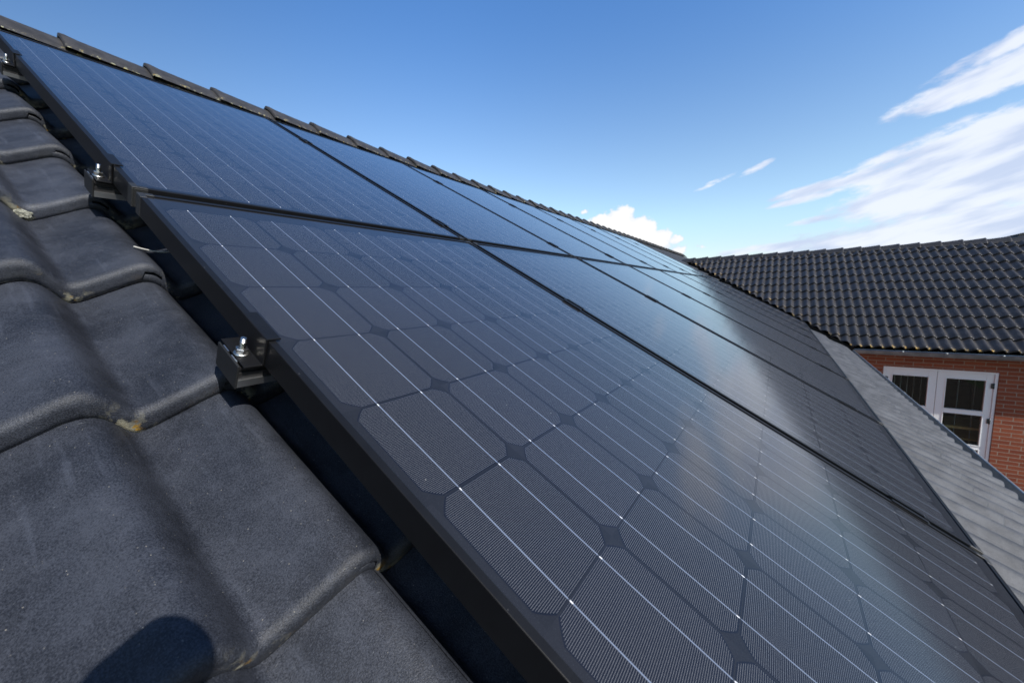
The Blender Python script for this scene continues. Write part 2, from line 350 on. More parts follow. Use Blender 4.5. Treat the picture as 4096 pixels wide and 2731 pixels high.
# ---------------------------------------------------------------- geometry helpers
class MB:
    def __init__(s): s.v = []; s.f = []; s.uv = {}; s.smooth = set()
    def quad_grid(s, pts, smooth=True, uvs=None, flip=False):
        """pts: 2-D list [i][j] of points"""
        n0 = len(s.v); ni, nj = len(pts), len(pts[0])
        for i in range(ni):
            for j in range(nj):
                if uvs is not None: s.uv[len(s.v)] = uvs[i][j]
                s.v.append(tuple(pts[i][j]))
        for i in range(ni - 1):
            for j in range(nj - 1):
                a = n0 + i * nj + j; q = (a, a + 1, a + nj + 1, a + nj)
                if flip: q = q[::-1]
                if smooth: s.smooth.add(len(s.f))
                s.f.append(q)
    def poly(s, pts, uvs=None):
        n0 = len(s.v)
        for i, p in enumerate(pts):
            if uvs: s.uv[len(s.v)] = uvs[i]
            s.v.append(tuple(p))
        s.f.append(tuple(range(n0, n0 + len(pts))))
    def box(s, x0, x1, y0, y1, z0, z1, M=None):
        c = [Vector((x, y, z)) for x in (x0, x1) for y in (y0, y1) for z in (z0, z1)]
        if M is not None: c = [M @ p for p in c]
        n = len(s.v); s.v += [tuple(p) for p in c]
        for q in ((0, 1, 3, 2), (4, 6, 7, 5), (0, 4, 5, 1), (2, 3, 7, 6), (0, 2, 6, 4), (1, 5, 7, 3)): s.f.append(tuple(n + i for i in q))
    def lathe(s, prof, segs=24, M=None, cap=True, smooth=True):
        """prof: list of (r, z) from bottom to top"""
        n = len(s.v)
        for r, z in prof:
            for k in range(segs):
                a = 2 * math.pi * k / segs; p = Vector((r * math.cos(a), r * math.sin(a), z))
                s.v.append(tuple(M @ p if M is not None else p))
        for i in range(len(prof) - 1):
            for k in range(segs):
                k2 = (k + 1) % segs
                if smooth: s.smooth.add(len(s.f))
                s.f.append((n + i * segs + k, n + i * segs + k2, n + (i + 1) * segs + k2, n + (i + 1) * segs + k))
        if cap:
            s.f.append(tuple(n + k for k in range(segs))[::-1])
            m = n + (len(prof) - 1) * segs; s.f.append(tuple(m + k for k in range(segs)))
    def tube(s, pts, r, segs=8):
        pts = [Vector(p) for p in pts]; rings = []
        for i, p in enumerate(pts):
            t = (pts[min(i + 1, len(pts) - 1)] - pts[max(i - 1, 0)]).normalized()
            a = t.orthogonal().normalized() if i == 0 else (rings[-1][0] - pts[i - 1])
            a = (a - t * a.dot(t)).normalized(); bb = t.cross(a)
            rr = r[i] if isinstance(r, (list, tuple)) else r
            rings.append([p + a * rr * math.cos(2 * math.pi * k / segs) + bb * rr * math.sin(2 * math.pi * k / segs) for k in range(segs)])
        n = len(s.v)
        for R in rings: s.v += [tuple(q) for q in R]
        for i in range(len(rings) - 1):
            for k in range(segs):
                k2 = (k + 1) % segs; s.smooth.add(len(s.f))
                s.f.append((n + i * segs + k, n + i * segs + k2, n + (i + 1) * segs + k2, n + (i + 1) * segs + k))
        s.f.append(tuple(n + k for k in range(segs))[::-1]); m = n + (len(rings) - 1) * segs; s.f.append(tuple(m + k for k in range(segs)))
    def extrude(s, prof, axis_pts, M=None):
        """closed profile (list of 2-D points) swept between two points given as functions"""
        a = [axis_pts[0](p) for p in prof]; b_ = [axis_pts[1](p) for p in prof]
        n = len(s.v); k = len(prof)
        s.v += [tuple(q) for q in a + b_]
        for i in range(k): s.f.append((n + i, n + (i + 1) % k, n + k + (i + 1) % k, n + k + i))
        s.f.append(tuple(n + i for i in range(k))[::-1]); s.f.append(tuple(n + k + i for i in range(k)))
    def mesh(s, name, material):
        me = D.meshes.new(name); me.from_pydata(s.v, [], s.f)
        if s.uv:
            ul = me.uv_layers.new(name='UVMap'); li = np.zeros(len(me.loops), dtype=np.int32); me.loops.foreach_get('vertex_index', li)
            arr = np.zeros((len(s.v), 2)); 
            for k, t in s.uv.items(): arr[k] = t[:2]
            ul.data.foreach_set('uv', arr[li].ravel())
        me.materials.append(MATS[material] if isinstance(material, str) else material)
        if s.smooth:
            fl = np.zeros(len(me.polygons), dtype=bool); fl[list(s.smooth)] = True; me.polygons.foreach_set('use_smooth', fl)
        me.validate(); me.update(); return me
    def build(s, name, material, parent=None, bevel=0.0, fixn=True, segs=2):
        me = s.mesh(name, material)
        if fixn:
            import bmesh
            bm = bmesh.new(); bm.from_mesh(me); bmesh.ops.recalc_face_normals(bm, faces=bm.faces); bm.to_mesh(me); bm.free()
        return link(name, me, parent, bevel, segs)
def link(name, me, parent=None, bevel=0.0, segs=2):
    o = D.objects.new(name, me); COL.objects.link(o)
    if parent is not None: o.parent = parent
    if bevel:
        md = o.modifiers.new('bevel', 'BEVEL'); md.width = bevel; md.segments = segs; md.limit_method = 'ANGLE'; md.angle_limit = math.radians(40)
    return o
def tag(o, label, cat, group=None, kind=None):
    o['label'] = label; o['category'] = cat
    if group: o['group'] = group
    if kind: o['kind'] = kind
    return o
def thing(name, label, cat, M=None, group=None):
    o = D.objects.new(name, None); COL.objects.link(o); o.empty_display_size = .1
    if M is not None: o.matrix_world = M
    return tag(o, label, cat, group)
def copy_tree(o, M, parent=None):
    c = o.copy(); COL.objects.link(c); c.parent = parent
    if M is not None: c.matrix_world = M
    for ch in list(o.children):
        k = copy_tree(ch, None, c)
    return c
ROOF_R = Matrix.Rotation(PITCH, 4, 'X')
def roofM(u, v, n): return Matrix.Translation(R2W(u, v, n)) @ ROOF_R
OCT = ['first', 'second', 'third', 'fourth', 'fifth', 'sixth', 'seventh', 'eighth']

# ---------------------------------------------------------------- roof tile shape
TW = 0.300
def tile_profile(amp, period, n=600):
    """double-roll section, measured from a crest: short steep flank, crease, long gentle rise, round shoulder"""
    cx = np.array([0, 9, 18, 27, 35, 42, 47, 52, 61, 73, 88, 105, 120, 133, 142, 150]) / 150 * period
    cz = np.array([42, 40.4, 35.2, 26, 15.5, 6.2, 1.8, 0, 2.2, 7.4, 15.4, 24, 32, 38.6, 41.3, 42]) / 42 * amp
    xx = np.r_[cx[:-1] - period, cx[:-1], cx + period]; zz = np.r_[cz[:-1], cz[:-1], cz]
    x = np.arange(n + 1) / n * period; z = np.interp(x, xx, zz)
    k = int(n * .012); ker = np.exp(-.5 * (np.arange(-3 * k, 3 * k + 1) / k) ** 2); ker /= ker.sum()
    z = np.convolve(np.r_[z[-3 * k - 1:-1], z[:-1], z[:3 * k]], ker, mode='valid'); z = np.r_[z, z[0]]
    return lambda t: float(np.interp((t % period) / period * n, np.arange(n + 1), z))
def tile_geom(mb, ox, oy, oz, prof, amp, phase, w, gauge, nx, ny, length=None, lug=True, thick=.037, r=.015, jit=0.0, nose_n=5):
    """one interlocking double-wave tile; nose at y = oy, rising up the slope; top follows prof"""
    length = length or gauge + .05
    ys = [('t', y) for y in np.linspace(length, r, ny)]
    ys += [('r', a) for a in np.linspace(0, math.pi / 2, nose_n + 1)[1:]]
    tl = thick - .001
    jz = (random.random() - .5) * jit; ja = (random.random() - .5) * jit * .6
    xs = np.linspace(0, w, nx)
    def top(x, y): return prof(x - phase) + tl * (1 - y / gauge) + jz + ja * (x - w / 2)
    pts, uvs = [], []
    for x in xs:
        row, ur = [], []
        pn = prof(x - phase) / amp
        flap = lug and x > w - .029
        th = thick * .45 if flap else thick
        rr = min(r, th * .8)
        wob = 0.0008 * math.sin(x * 310 + ox * 40 + oy * 17) + .0006 * math.sin(x * 900 + oy * 60)
        for k, y in ys:
            if k == 't':
                row.append((ox + x, oy + (y if y > r + 1e-6 else rr), oz + top(x, y))); ur.append((x, y))
            else:
                yy = rr - rr * math.sin(y); zz = rr * (1 - math.cos(y))
                row.append((ox + x, oy + yy, oz + top(x, yy) - zz)); ur.append((x, .004 - .006 * math.sin(y)))
        zb = top(x, 0) - th + wob
        row.append((ox + x, oy + .0002, oz + (top(x, 0) - rr + zb) / 2)); ur.append((x, -.010))
        row.append((ox + x, oy + .0012, oz + zb)); ur.append((x, -.022))
        row.append((ox + x, oy + .05, oz + zb - .002)); ur.append((x, -.03))
        pts.append(row); uvs.append(ur)
    mb.quad_grid(pts, True, uvs, flip=True)
    # side edge on the right
    e = pts[-1]; low = [(p[0], p[1], p[2] - (.011 if i < ny else .004)) for i, p in enumerate(e)]
    mb.quad_grid([e[:ny + nose_n], low[:ny + nose_n]], False, [[(w, .2)] * (ny + nose_n)] * 2, flip=True)
    if lug:   # underlap strip on the left side, seen end-on under the neighbour's flap
        P2, U2 = [], []
        for x in np.linspace(-.032, .001, 5):
            z1 = top(x, 0) - thick * .55 - .002 * math.sin(x * 400); z0 = top(x, 0) - thick * 1.05
            P2.append([(ox + x, oy + length * .9, oz + z1 - tl), (ox + x, oy + .003, oz + z1), (ox + x, oy + .001, oz + z1 - .003), (ox + x, oy + .002, oz + z0), (ox + x, oy + .04, oz + z0)])
            U2.append([(.128, .2), (.128, .01), (.128, 0), (.128, -.012), (.128, -.02)])
        mb.quad_grid(P2, True, U2, flip=True)
# third "uv" channel is folded into x: store the pan/crest value in a second layer through colour-free trick
def tile_uv_fix(me, prof, amp, phase):
    pass

# ================================================================ SETTING
g0 = MB(); g0.poly([(-600, -600, -3.85), (600, -600, -3.85), (600, 600, -3.85), (-600, 600, -3.85)])
tag(g0.build('ground', 'lawn'), 'flat green lawn around the two houses', 'lawn', kind='structure')
g1 = MB(); g1.poly([(-3, -7.0, -3.846), (9.3, -7.0, -3.846), (9.3, -1.7, -3.846), (-3, -1.7, -3.846)])
tag(g1.build('terrace', 'paving'), 'dark brown paved terrace in the corner between the houses', 'terrace', kind='structure')

# ================================================================ NEAR HOUSE (roof under the panels)
house = thing('tiled_house', 'near house whose black tiled roof slope carries the solar panels', 'house', Matrix.Identity(4))
AMP = .043; PROF = tile_profile(AMP, .15); CREST_N = -.133   # crest height of the tile plane at the overlap
GAUGE = .359; V0 = -.778
def VN(j): return V0 + (.359 if j >= 0 else .334) * j
UE = -.009
NB = CREST_N - AMP
slope = MB()
slope.box(-3.0, 18.4, -2.36, 2.66, -.25, -.21)
slope_o = slope.build('tiled_slope', 'dark_wood', house); slope_o.matrix_world = ROOF_R
PHASE = (TW - .022) % .15      # a crest lies 22 mm before the right edge
near_idx = set()
hi = MB(); tile_geom(hi, 0, 0, 0, PROF, AMP, PHASE, TW, GAUGE, 73, 14, nose_n=7)
hi_me = hi.mesh('roof_tile', 'roof_tile')
for j in range(-2, 10):
    for k in range(-1, 2):
        near_idx.add((j, k))
        o = link('roof_tile', hi_me, slope_o)
        a = (RNG.random(3) - .5)
        o.location = (UE + TW * (k - 1) + a[0] * .0015, VN(j) + a[1] * .004, NB + a[2] * .002)
        o.rotation_euler = (a[1] * .004, a[0] * .006, a[2] * .006)
fld = MB(); low = MB()
for j in range(-5, 10):
    for k in range(-9, 63):
        if (j, k) in near_idx: continue
        if k < -1 and j < 0: pass
        near = k < 4
        # skip what lies well under the panels, where nothing shows
        if 3 < k < 29 and -1 < j < 6 and not near: continue
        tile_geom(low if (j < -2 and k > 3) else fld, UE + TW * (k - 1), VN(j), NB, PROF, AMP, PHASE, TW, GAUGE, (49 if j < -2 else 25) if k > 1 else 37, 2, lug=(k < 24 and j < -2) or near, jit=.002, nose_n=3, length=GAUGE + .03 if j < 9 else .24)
fld.build('tile_field', 'roof_tile_far', slope_o, fixn=False)
low.build('glare_pale_courses', 'glare_pale_tile', slope_o, fixn=False)  # courses below the panels, base colour lightened to imitate low-angle glare
# back slope, plain
bk = MB(); VR = 2.72
ry, rz = R2W(0, VR, -.12).y, R2W(0, VR, -.12).z
bk.quad_grid([[(-3.0, ry, rz), (18.4, ry, rz)], [(-3.0, ry + 4.4, rz - 2.5), (18.4, ry + 4.4, rz - 2.5)]], False)
bk.build('back_slope', 'roof_tile_far', house)

def ridge_cap_mesh(name, length, half, drop, m, lip=.018):
    """hog-back ridge tile: +x is the low tail that slides under the next cap; flared rim at x = 0"""
    mb = MB(); sec = []
    for t in np.linspace(-1, 1, 17):
        yy = half * t; zz = -drop * (abs(t) ** 1.3) - .006 * (abs(t) > .97)
        sec.append((yy, zz, abs(t)))
    pts, uvs = [], []
    for x, k in ((0.0, .80), (.0, .97), (.006, 1.02), (.022, 1.03), (.045, 1.0), (.07, .965), (length * .55, .92), (length, .88)):
        lift = {0.0: 0.0}.get(x, 0.0)
        row, ur = [], []
        for yy, zz, t in sec:
            row.append((x, yy * k, zz * k + lip * (1.0 - x / length) * 1.0 - (1 - k) * .10)); ur.append((x, (1 - t) * 1.0))
        pts.append(row); uvs.append(ur)
    mb.quad_grid(pts, True, uvs)
    # rim thickness
    inner = [(p[0] + .002, p[1] * .86, p[2] - .016) for p in pts[1]]
    mb.quad_grid([pts[1], inner], False, [uvs[1], uvs[1]])
    low = [(p[0], p[1], p[2]) for p in pts[0]]
    mb.quad_grid([inner, [(p[0] + length * .9, p[1], p[2] - .012) for p in inner]], True, [uvs[1], uvs[1]])
    return mb.mesh(name, m)
cap_me = ridge_cap_mesh('ridge_tile', .40, .150, .118, 'ridge_tile')
ridge_base = MB(); ridge_base.box(-3, 17.7, -.05, .05, -.10, .0)
rb = ridge_base.build('ridge_line', 'ridge_tile', house); rb.location = (0, ry, rz + .02)
for i in range(-6, 49):
    o = link('ridge_tile', cap_me, rb)
    o.location = (.30 + .36 * i + (RNG.random() - .5) * .008, (RNG.random() - .5) * .006, .062 + (RNG.random() - .5) * .004)
    o.rotation_euler = ((RNG.random() - .5) * .02, 0, (RNG.random() - .5) * .012)

def gutter(name, length, r, parent, M, joints):
    mb = MB(); n = 12
    for rad, fl in ((r, False), (r - .003, True)):
        pts = []
        for x in (0, length):
            pts.append([(x, -rad * math.cos(math.pi * k / n), -rad * math.sin(math.pi * k / n)) for k in range(n + 1)])
        mb.quad_grid(pts, True, flip=fl)
    mb.box(-.002, .0, -r, r, -r, -.02); mb.box(length, length + .002, -r, r, -r, -.02)
    o = mb.build(name, 'zinc', parent, fixn=False); o.matrix_world = M
    bd = MB(); bd.tube([(0, -r - .004, 0), (length, -r - .004, 0)], .0085, 10)
    q = bd.build('gutter_bead', 'zinc', o)
    for x in joints:
        j = MB(); pts = []
        for xx in (x - .018, x + .018):
            pts.append([(xx, -(r + .004) * math.cos(math.pi * k / n), -(r + .004) * math.sin(math.pi * k / n)) for k in range(n + 1)])
        j.quad_grid(pts, True); j.tube([(x - .018, -r - .005, .001), (x + .018, -r - .005, .001)], .011, 10)
        j.build('gutter_joint', 'zinc', o, fixn=False)
    return o
gutter('gutter', 11.9, .066, house, Matrix.Translation((-2.95, -2.079, -1.335)), [5.55, 6.05 + .54, 7.3, 8.4, 9.6, 10.8])
wl = MB(); wl.box(-2.9, 9.30, -1.70, -1.45, -3.85, -1.40); wl.box(-2.9, -2.65, -1.45, 5.8, -3.85, -1.40); wl.box(-2.65, 18.2, 5.8, 6.05, -3.85, -1.4)
wall_near = wl.build('brick_wall', 'red_brick', house)
sf = MB(); sf.box(-2.95, 9.0, -2.0, -1.70, -1.47, -1.43)
sf.build('soffit', 'white_paint', house)

# ================================================================ BRICK WING (behind on the right)
wing = thing('brick_wing', 'red brick house wing with glazed black tiled roof and white glass door', 'house', Matrix.Identity(4))
XE, ZE = 9.06, -1.315                       # tile ends at the wing's eave
GW = .334; NROW = 12; TWW = .286
WM = Matrix.Translation((XE, 1.9, ZE + .022)) @ Matrix.Rotation(-math.pi / 2, 4, 'Z') @ ROOF_R
WPROF = tile_profile(.042, TWW / 2)
wt = MB()
for j in range(NROW):
    for k in range(0, 58):
        x0 = k * TWW
        # only where the wing's slope stands above the near slope
        vx = j * GW * CP
        if 1.9 - x0 - TWW > -2.12 + vx + .75: continue
        tile_geom(wt, x0, j * GW, .0, WPROF, .042, (TWW - .02) % (TWW / 2), TWW, GW, 25, 3, lug=False, jit=.003, nose_n=3, thick=.030, length=GW + .03 if j < NROW - 1 else .25)
wme = wt.mesh('wing_tiles', 'glazed_tile')
import bmesh
bm = bmesh.new(); bm.from_mesh(wme)
# trim along the valley, a vertical plane at 45 degrees in plan (world): keep  (x - XE) + (-y + yv) > 0 side
inv = WM.inverted()
pw = Vector((XE, -2.135, ZE)); nw = Vector((1, -1, 0)).normalized()
pl = inv @ pw; nl = (inv.to_3x3() @ nw).normalized()
geom = bm.verts[:] + bm.edges[:] + bm.faces[:]
bmesh.ops.bisect_plane(bm, geom=geom, plane_co=pl, plane_no=nl, clear_inner=True, clear_outer=False)
bm.to_mesh(wme); bm.free()
wslope = link('tiled_slope', wme, wing); wslope.matrix_world = WM
# valley cut edge: mortar/dark fillet below the trimmed tiles, following the 45 degree line
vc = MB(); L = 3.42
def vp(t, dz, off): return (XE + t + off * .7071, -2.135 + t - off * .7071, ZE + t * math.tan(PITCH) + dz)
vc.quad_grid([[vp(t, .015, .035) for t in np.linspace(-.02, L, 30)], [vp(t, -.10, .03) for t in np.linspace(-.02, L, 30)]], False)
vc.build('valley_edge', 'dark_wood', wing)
XR = XE + (NROW - .2) * GW * CP + .03; ZR = ZE + (XR - XE) * math.tan(PITCH) + .045
wb = MB(); wb.quad_grid([[(XR, 3.6, ZR), (XR, -14.4, ZR)], [(XR + 3.4, 3.6, ZR - 1.95), (XR + 3.4, -14.4, ZR - 1.95)]], False)
wb.build('back_slope', 'roof_tile_far', wing)
wcap = ridge_cap_mesh('ridge_tile', .385, .140, .118, 'ridge_tile_dark', lip=.026)
rl = MB(); rl.box(XR - .05, XR + .05, -14.3, 1.25, ZR - .06, ZR + .03)
rl_o = rl.build('ridge_line', 'ridge_tile_dark', wing)
for i in range(46):
    o = link('ridge_tile', wcap, rl_o)
    o.matrix_world = Matrix.Translation((XR, 1.42 - .335 * i - .335, ZR + .052)) @ Matrix.Rotation(math.pi / 2 + (RNG.random() - .5) * .01, 4, 'Z')
gw = gutter('gutter', 12.2, .084, wing, Matrix.Translation((9.034, -2.17, -1.322)) @ Matrix.Rotation(-math.pi / 2, 4, 'Z'), [.62, 1.14, 1.75, 2.6, 3.6])
XW = 9.24
def wy(y): return CAM_LOC[1] + (y - CAM_LOC[1]) * (XW - CAM_LOC[0]) / (9.25 - CAM_LOC[0])
def wz(z): return CAM_LOC[2] + (z - CAM_LOC[2]) * (XW - CAM_LOC[0]) / (9.25 - CAM_LOC[0])
DY0, DY1, DZ1, DZ0 = wy(-4.005), wy(-2.622), wz(-1.632), -3.74
ww = MB(); T = .30
ww.box(XW, XW + T, DY1, -1.45, -3.85, -1.36); ww.box(XW, XW + T, -14.3, DY0, -3.85, -1.36)
ww.box(XW, XW + T, DY0, DY1, DZ1, -1.36); ww.box(XW, XW + T, DY0, DY1, -3.85, DZ0)
ww.box(XW + T, 15.6, -14.3, -14.0, -3.85, -1.36); ww.box(15.6, 15.9, -14.3, -1.45, -3.85, -1.36)
ww_o = ww.build('brick_wall', 'red_brick', wing, fixn=False)
ew = MB(); ew.box(9.06, XW, -14.3, -1.75, -1.40, -1.37); ew.build('soffit', 'dark_wood', wing)
# room behind the door
rm = MB()
rm.box(XW + T, 13.0, -6.2, -1.5, -3.80, -3.76); rm.box(12.9, 13.0, -6.2, -1.5, -3.76, -1.4)
rm.box(XW + T, 12.9, -6.3, -6.2, -3.76, -1.4); rm.box(XW + T, 12.9, -1.5, -1.4, -3.76, -1.4); rm.box(XW + T, 13.0, -6.2, -1.5, -1.40, -1.36)
rm.build('room_lining', 'render_dark', wing)
# double glass door
def px(y): return wy(y)
XD = XW + .012
fr = MB(); FW = .042
fr.box(XD, XD + .11, DY0 + .004, DY0 + FW, DZ0, DZ1 - .004); fr.box(XD, XD + .11, DY1 - FW, DY1 - .004, DZ0, DZ1 - .004)
fr.box(XD, XD + .11, DY0 + FW, DY1 - FW, DZ1 - FW, DZ1 - .004); fr.box(XD, XD + .11, DY0 + FW, DY1 - FW, DZ0, DZ0 + .03)
frame_o = fr.build('door_frame', 'white_paint', wing, bevel=.004)
YM = wy(-3.315)
rows = [(wz(-1.782), wz(-2.298)), (wz(-2.377), wz(-2.888)), (wz(-2.966), wz(-3.44))]
for (ya, yb, pa, pb, hinge) in ((YM + .003, DY1 - FW - .003, wy(-3.208), wy(-2.757), 1), (DY0 + FW + .003, YM - .003, wy(-3.872), wy(-3.428), -1)):
    lf = MB(); x0, x1 = XD + .014, XD + .07; zt, zb = DZ1 - FW - .003, DZ0 + .033
    lf.box(x0, x1, ya, pa, zb, zt); lf.box(x0, x1, pb, yb, zb, zt)
    edges = [zt] + [q for r_ in rows for q in r_] + [zb]
    for i in range(0, len(edges), 2): lf.box(x0, x1, pa, pb, edges[i + 1], edges[i])
    leaf = lf.build('door_leaf', 'white_paint', wing, bevel=.003)
    for zt_, zb_ in rows:
        gl = MB(); gl.box(x0 + .026, x0 + .032, pa + .001, pb - .001, zb_ + .001, zt_ - .001)
        gl.build('glass_pane', 'window_glass', leaf)
        bd = MB(); w = .016
        bd.box(x0 - .006, x0 + .02, pa - w, pa, zb_ - w, zt_ + w); bd.box(x0 - .006, x0 + .02, pb, pb + w, zb_ - w, zt_ + w)
        bd.box(x0 - .006, x0 + .02, pa, pb, zt_, zt_ + w); bd.box(x0 - .006, x0 + .02, pa, pb, zb_ - w, zb_)
        bd.build('glazing_bead', 'white_paint', leaf, bevel=.003)
    for zc in (wz(-1.86), wz(-2.45), -3.4):
        hy = yb if hinge == 1 else ya
        hg = MB(); hg.lathe([(.010, -.045), (.010, .045)], 12, Matrix.Translation((XD + .004, hy, zc)))
        hg.box(XD + .002, XD + .014, hy - .03, hy + .03, zc - .04, zc + .04)
        hg.build('hinge', 'dull_aluminium', leaf)

# things inside the room
tb = thing('workbench', 'pale timber workbench behind the lower glass of the door', 'table', Matrix.Translation((9.95, -3.75, -3.76)))
t = MB(); t.box(-.35, .35, -.55, .45, 1.04, 1.085); t.build('tabletop', 'timber', tb, bevel=.004)
t = MB(); t.box(-.32, .32, -.5, .40, .84, .87); t.build('shelf', 'timber', tb, bevel=.004)
for sx in (-.3, .3):
    for sy in (-.5, .4):
        t = MB(); t.box(sx - .025, sx + .025, sy - .025, sy + .025, 0, 1.04); t.build('leg', 'dark_wood', tb)
ac = thing('armchair', 'rounded grey armchair behind the left leaf of the glass door', 'armchair', Matrix.Translation((10.55, -2.95, -3.76)))
t = MB(); t.lathe([(.02, .98 + .55), (.16, .96 + .55), (.28, .88 + .52), (.34, .72 + .45), (.36, .45), (.36, .12)][::-1], 28); t.build('backrest', 'grey_cloth', ac)
t = MB(); t.box(-.30, .30, -.62, -.33, .12, .46); t.build('seat', 'grey_cloth', ac, bevel=.05, segs=3)
mo = thing('office_chair', 'dark high-backed office chair behind the right leaf of the glass door', 'chair', Matrix.Translation((11.2, -4.0, -3.76)))
t = MB(); t.box(-.05, .05, -.26, .26, .95, 1.55); t.build('backrest', 'dark_wood', mo, bevel=.03, segs=3)
t = MB(); t.box(-.05, .05, -.13, .13, 1.60, 1.80); t.build('headrest', 'dark_wood', mo, bevel=.03, segs=3)
t = MB(); t.box(-.55, -.05, -.25, .25, .45, .55); t.build('seat', 'dark_wood', mo, bevel=.03, segs=3)
t = MB(); t.lathe([(.03, 0.0), (.03, .45)], 12); t.build('pedestal', 'dark_wood', mo)
bl = thing('vertical_blind', 'open vertical blind of thin pale strips hanging inside the glass door', 'blind', Matrix.Translation((XW + .42, -3.3, -1.45)))
t = MB(); t.box(-.02, .02, -.85, .72, -.06, -.02); t.build('head_rail', 'white_paint', bl)
for i in range(11):
    s_ = MB(); y = (.62 - i * .088 if i < 7 else .62 - 7 * .088 - (i - 7) * .19) + (RNG.random() - .5) * .008
    s_.box(-.012, .012, y - .0045, y + .0045, -2.25, -.06); s_.build('slat', 'blind_fabric', bl)

# ================================================================ house beyond the wing (its peak shows at the right edge)
fh = thing('distant_house', 'tiled roof peak poking above the wing ridge at the right edge', 'house', Matrix.Translation((22.0, -7.07, -3.85)))
t = MB(); t.box(-3, 7, -3.4, 3.4, 0, 2.85); t.build('wall', 'red_brick', fh)
t = MB(); hh = 5.03
t.quad_grid([[(-3.4, -4.1, 2.71), (7.4, -4.1, 2.71)], [(-3.4, 0, hh), (7.4, 0, hh)], [(-3.4, 4.1, 2.71), (7.4, 4.1, 2.71)]], False)
rf = t.build('roof', 'roof_tile_far', fh)
t = MB(); t.poly([(-3.0, -3.4, 2.85), (-3.0, 3.4, 2.85), (-3.0, 0, hh - .12)]); t.build('gable', 'render_dark', fh)
t = MB(); t.tube([(-3.5, 0, hh - .02), (7.4, 0, hh - .02)], .13, 12); t.build('ridge_line', 'ridge_tile_dark', rf)

# ================================================================ SOLAR PANELS
PW, PGAP = .992, .0228; PU = PW + PGAP; UL = -.020; FH = .040; LIP = .0105
def make_panel(h, m, label):
    root = thing('solar_panel', label, 'solar panel', None, 'black solar panels in two rows on the roof')
    f = MB(); w = LIP
    # frame section: outer web with inward lip at the top and flange at the bottom
    sec = [(0, -FH), (0, 0), (w, 0), (w, -.0022), (.0022, -.0022), (.0022, -FH + .002), (.022, -FH + .002), (.022, -FH)]
    for a, b_, fn in ((0.0, h, lambda p, s: (p[0], s, p[1])), (0.0, h, lambda p, s: (PW - p[0], s, p[1]))):
        f.extrude(sec, (lambda p, fn=fn: fn(p, 0.024), lambda p, fn=fn: fn(p, h - .024)))
    for fn in (lambda p, s: (s, p[0], p[1]), lambda p, s: (s, h - p[0], p[1])):
        f.extrude(sec, (lambda p, fn=fn: fn(p, 0.024), lambda p, fn=fn: fn(p, PW - .024)))
    f.build('frame', 'black_anodised', root, bevel=.0011, segs=2)
    gm = MB(); e = .0022
    gm.quad_grid([[(e, e, -.0026), (PW - e, e, -.0026)], [(e, h - e, -.0026), (PW - e, h - e, -.0026)]], False, [[(e, e), (PW - e, e)], [(e, h - e), (PW - e, h - e)]])
    gm.quad_grid([[(e, e, -.0075), (PW - e, e, -.0075)], [(e, h - e, -.0075), (PW - e, h - e, -.0075)]], False, [[(-9, -9), (-9, -9)], [(-9, -9), (-9, -9)]], flip=True)
    gm.build('glass_face', m, root)
    q = .0245
    for cx, cy in ((0, 0), (1, 0), (0, 1), (1, 1)):
        c = MB(); sx = 1 if cx == 0 else -1; sy = 1 if cy == 0 else -1; ox, oy = cx * PW, cy * h
        def bx(a, b_, c0, c1, z0, z1):
            xs = sorted((ox + sx * a, ox + sx * b_)); ys = sorted((oy + sy * c0, oy + sy * c1)); c.box(xs[0], xs[1], ys[0], ys[1], z0, z1)
        o_ = -.0006
        bx(o_, .003, o_, q, -FH - .0004, -.0024); bx(.003, q, o_, .003, -FH - .0004, -.0024)
        bx(o_, LIP, o_, q, -.0024, .0006); bx(LIP, q, o_, LIP, -.0024, .0006)
        c.build('corner_piece', 'black_plastic', root, bevel=.0006, segs=1)
    jb = MB(); jb.box(PW / 2 - .06, PW / 2 + .06, h - .16, h - .05, -.032, -.0080); jb.build('junction_box', 'black_plastic', root, bevel=.003)
    return root
LB, LT = -1.606, .059; UB, UT = .086, 1.800
LM = panel_mat('panel_lower', .020, (0.002 - 10 * .159) - LB, .158, .159, (.1662, .00095, 0.0 - LB))
UM = panel_mat('panel_upper', .020, .114 - UB, .158, .1625)
protoL = make_panel(LT - LB, LM, ''); protoU = make_panel(UT - UB, UM, '')
for r, (proto, vb, nm) in enumerate(((protoL, LB, 'lower'), (protoU, UB, 'upper'))):
    for k in range(8):
        nj = RNG.random(3) - .5
        M = roofM(UL + PU * k, vb, nj[0] * .0015) @ Matrix.Rotation(nj[1] * .0012, 4, 'X') @ Matrix.Rotation(nj[2] * .0012, 4, 'Y')
        o = proto if k == 0 else copy_tree(proto, M)
        o.matrix_world = M
        if k == 0: lab = {'lower': 'large nearest black solar panel in the lower row, cells sharply visible', 'upper': 'nearest black solar panel of the upper row, above the large front panel'}[nm]
        elif k == 7: lab = f'farthest black solar panel at the far right end of the {nm} row'
        else: lab = f'{OCT[k]} black solar panel counted from the near end of the {nm} row'
        o['label'] = lab

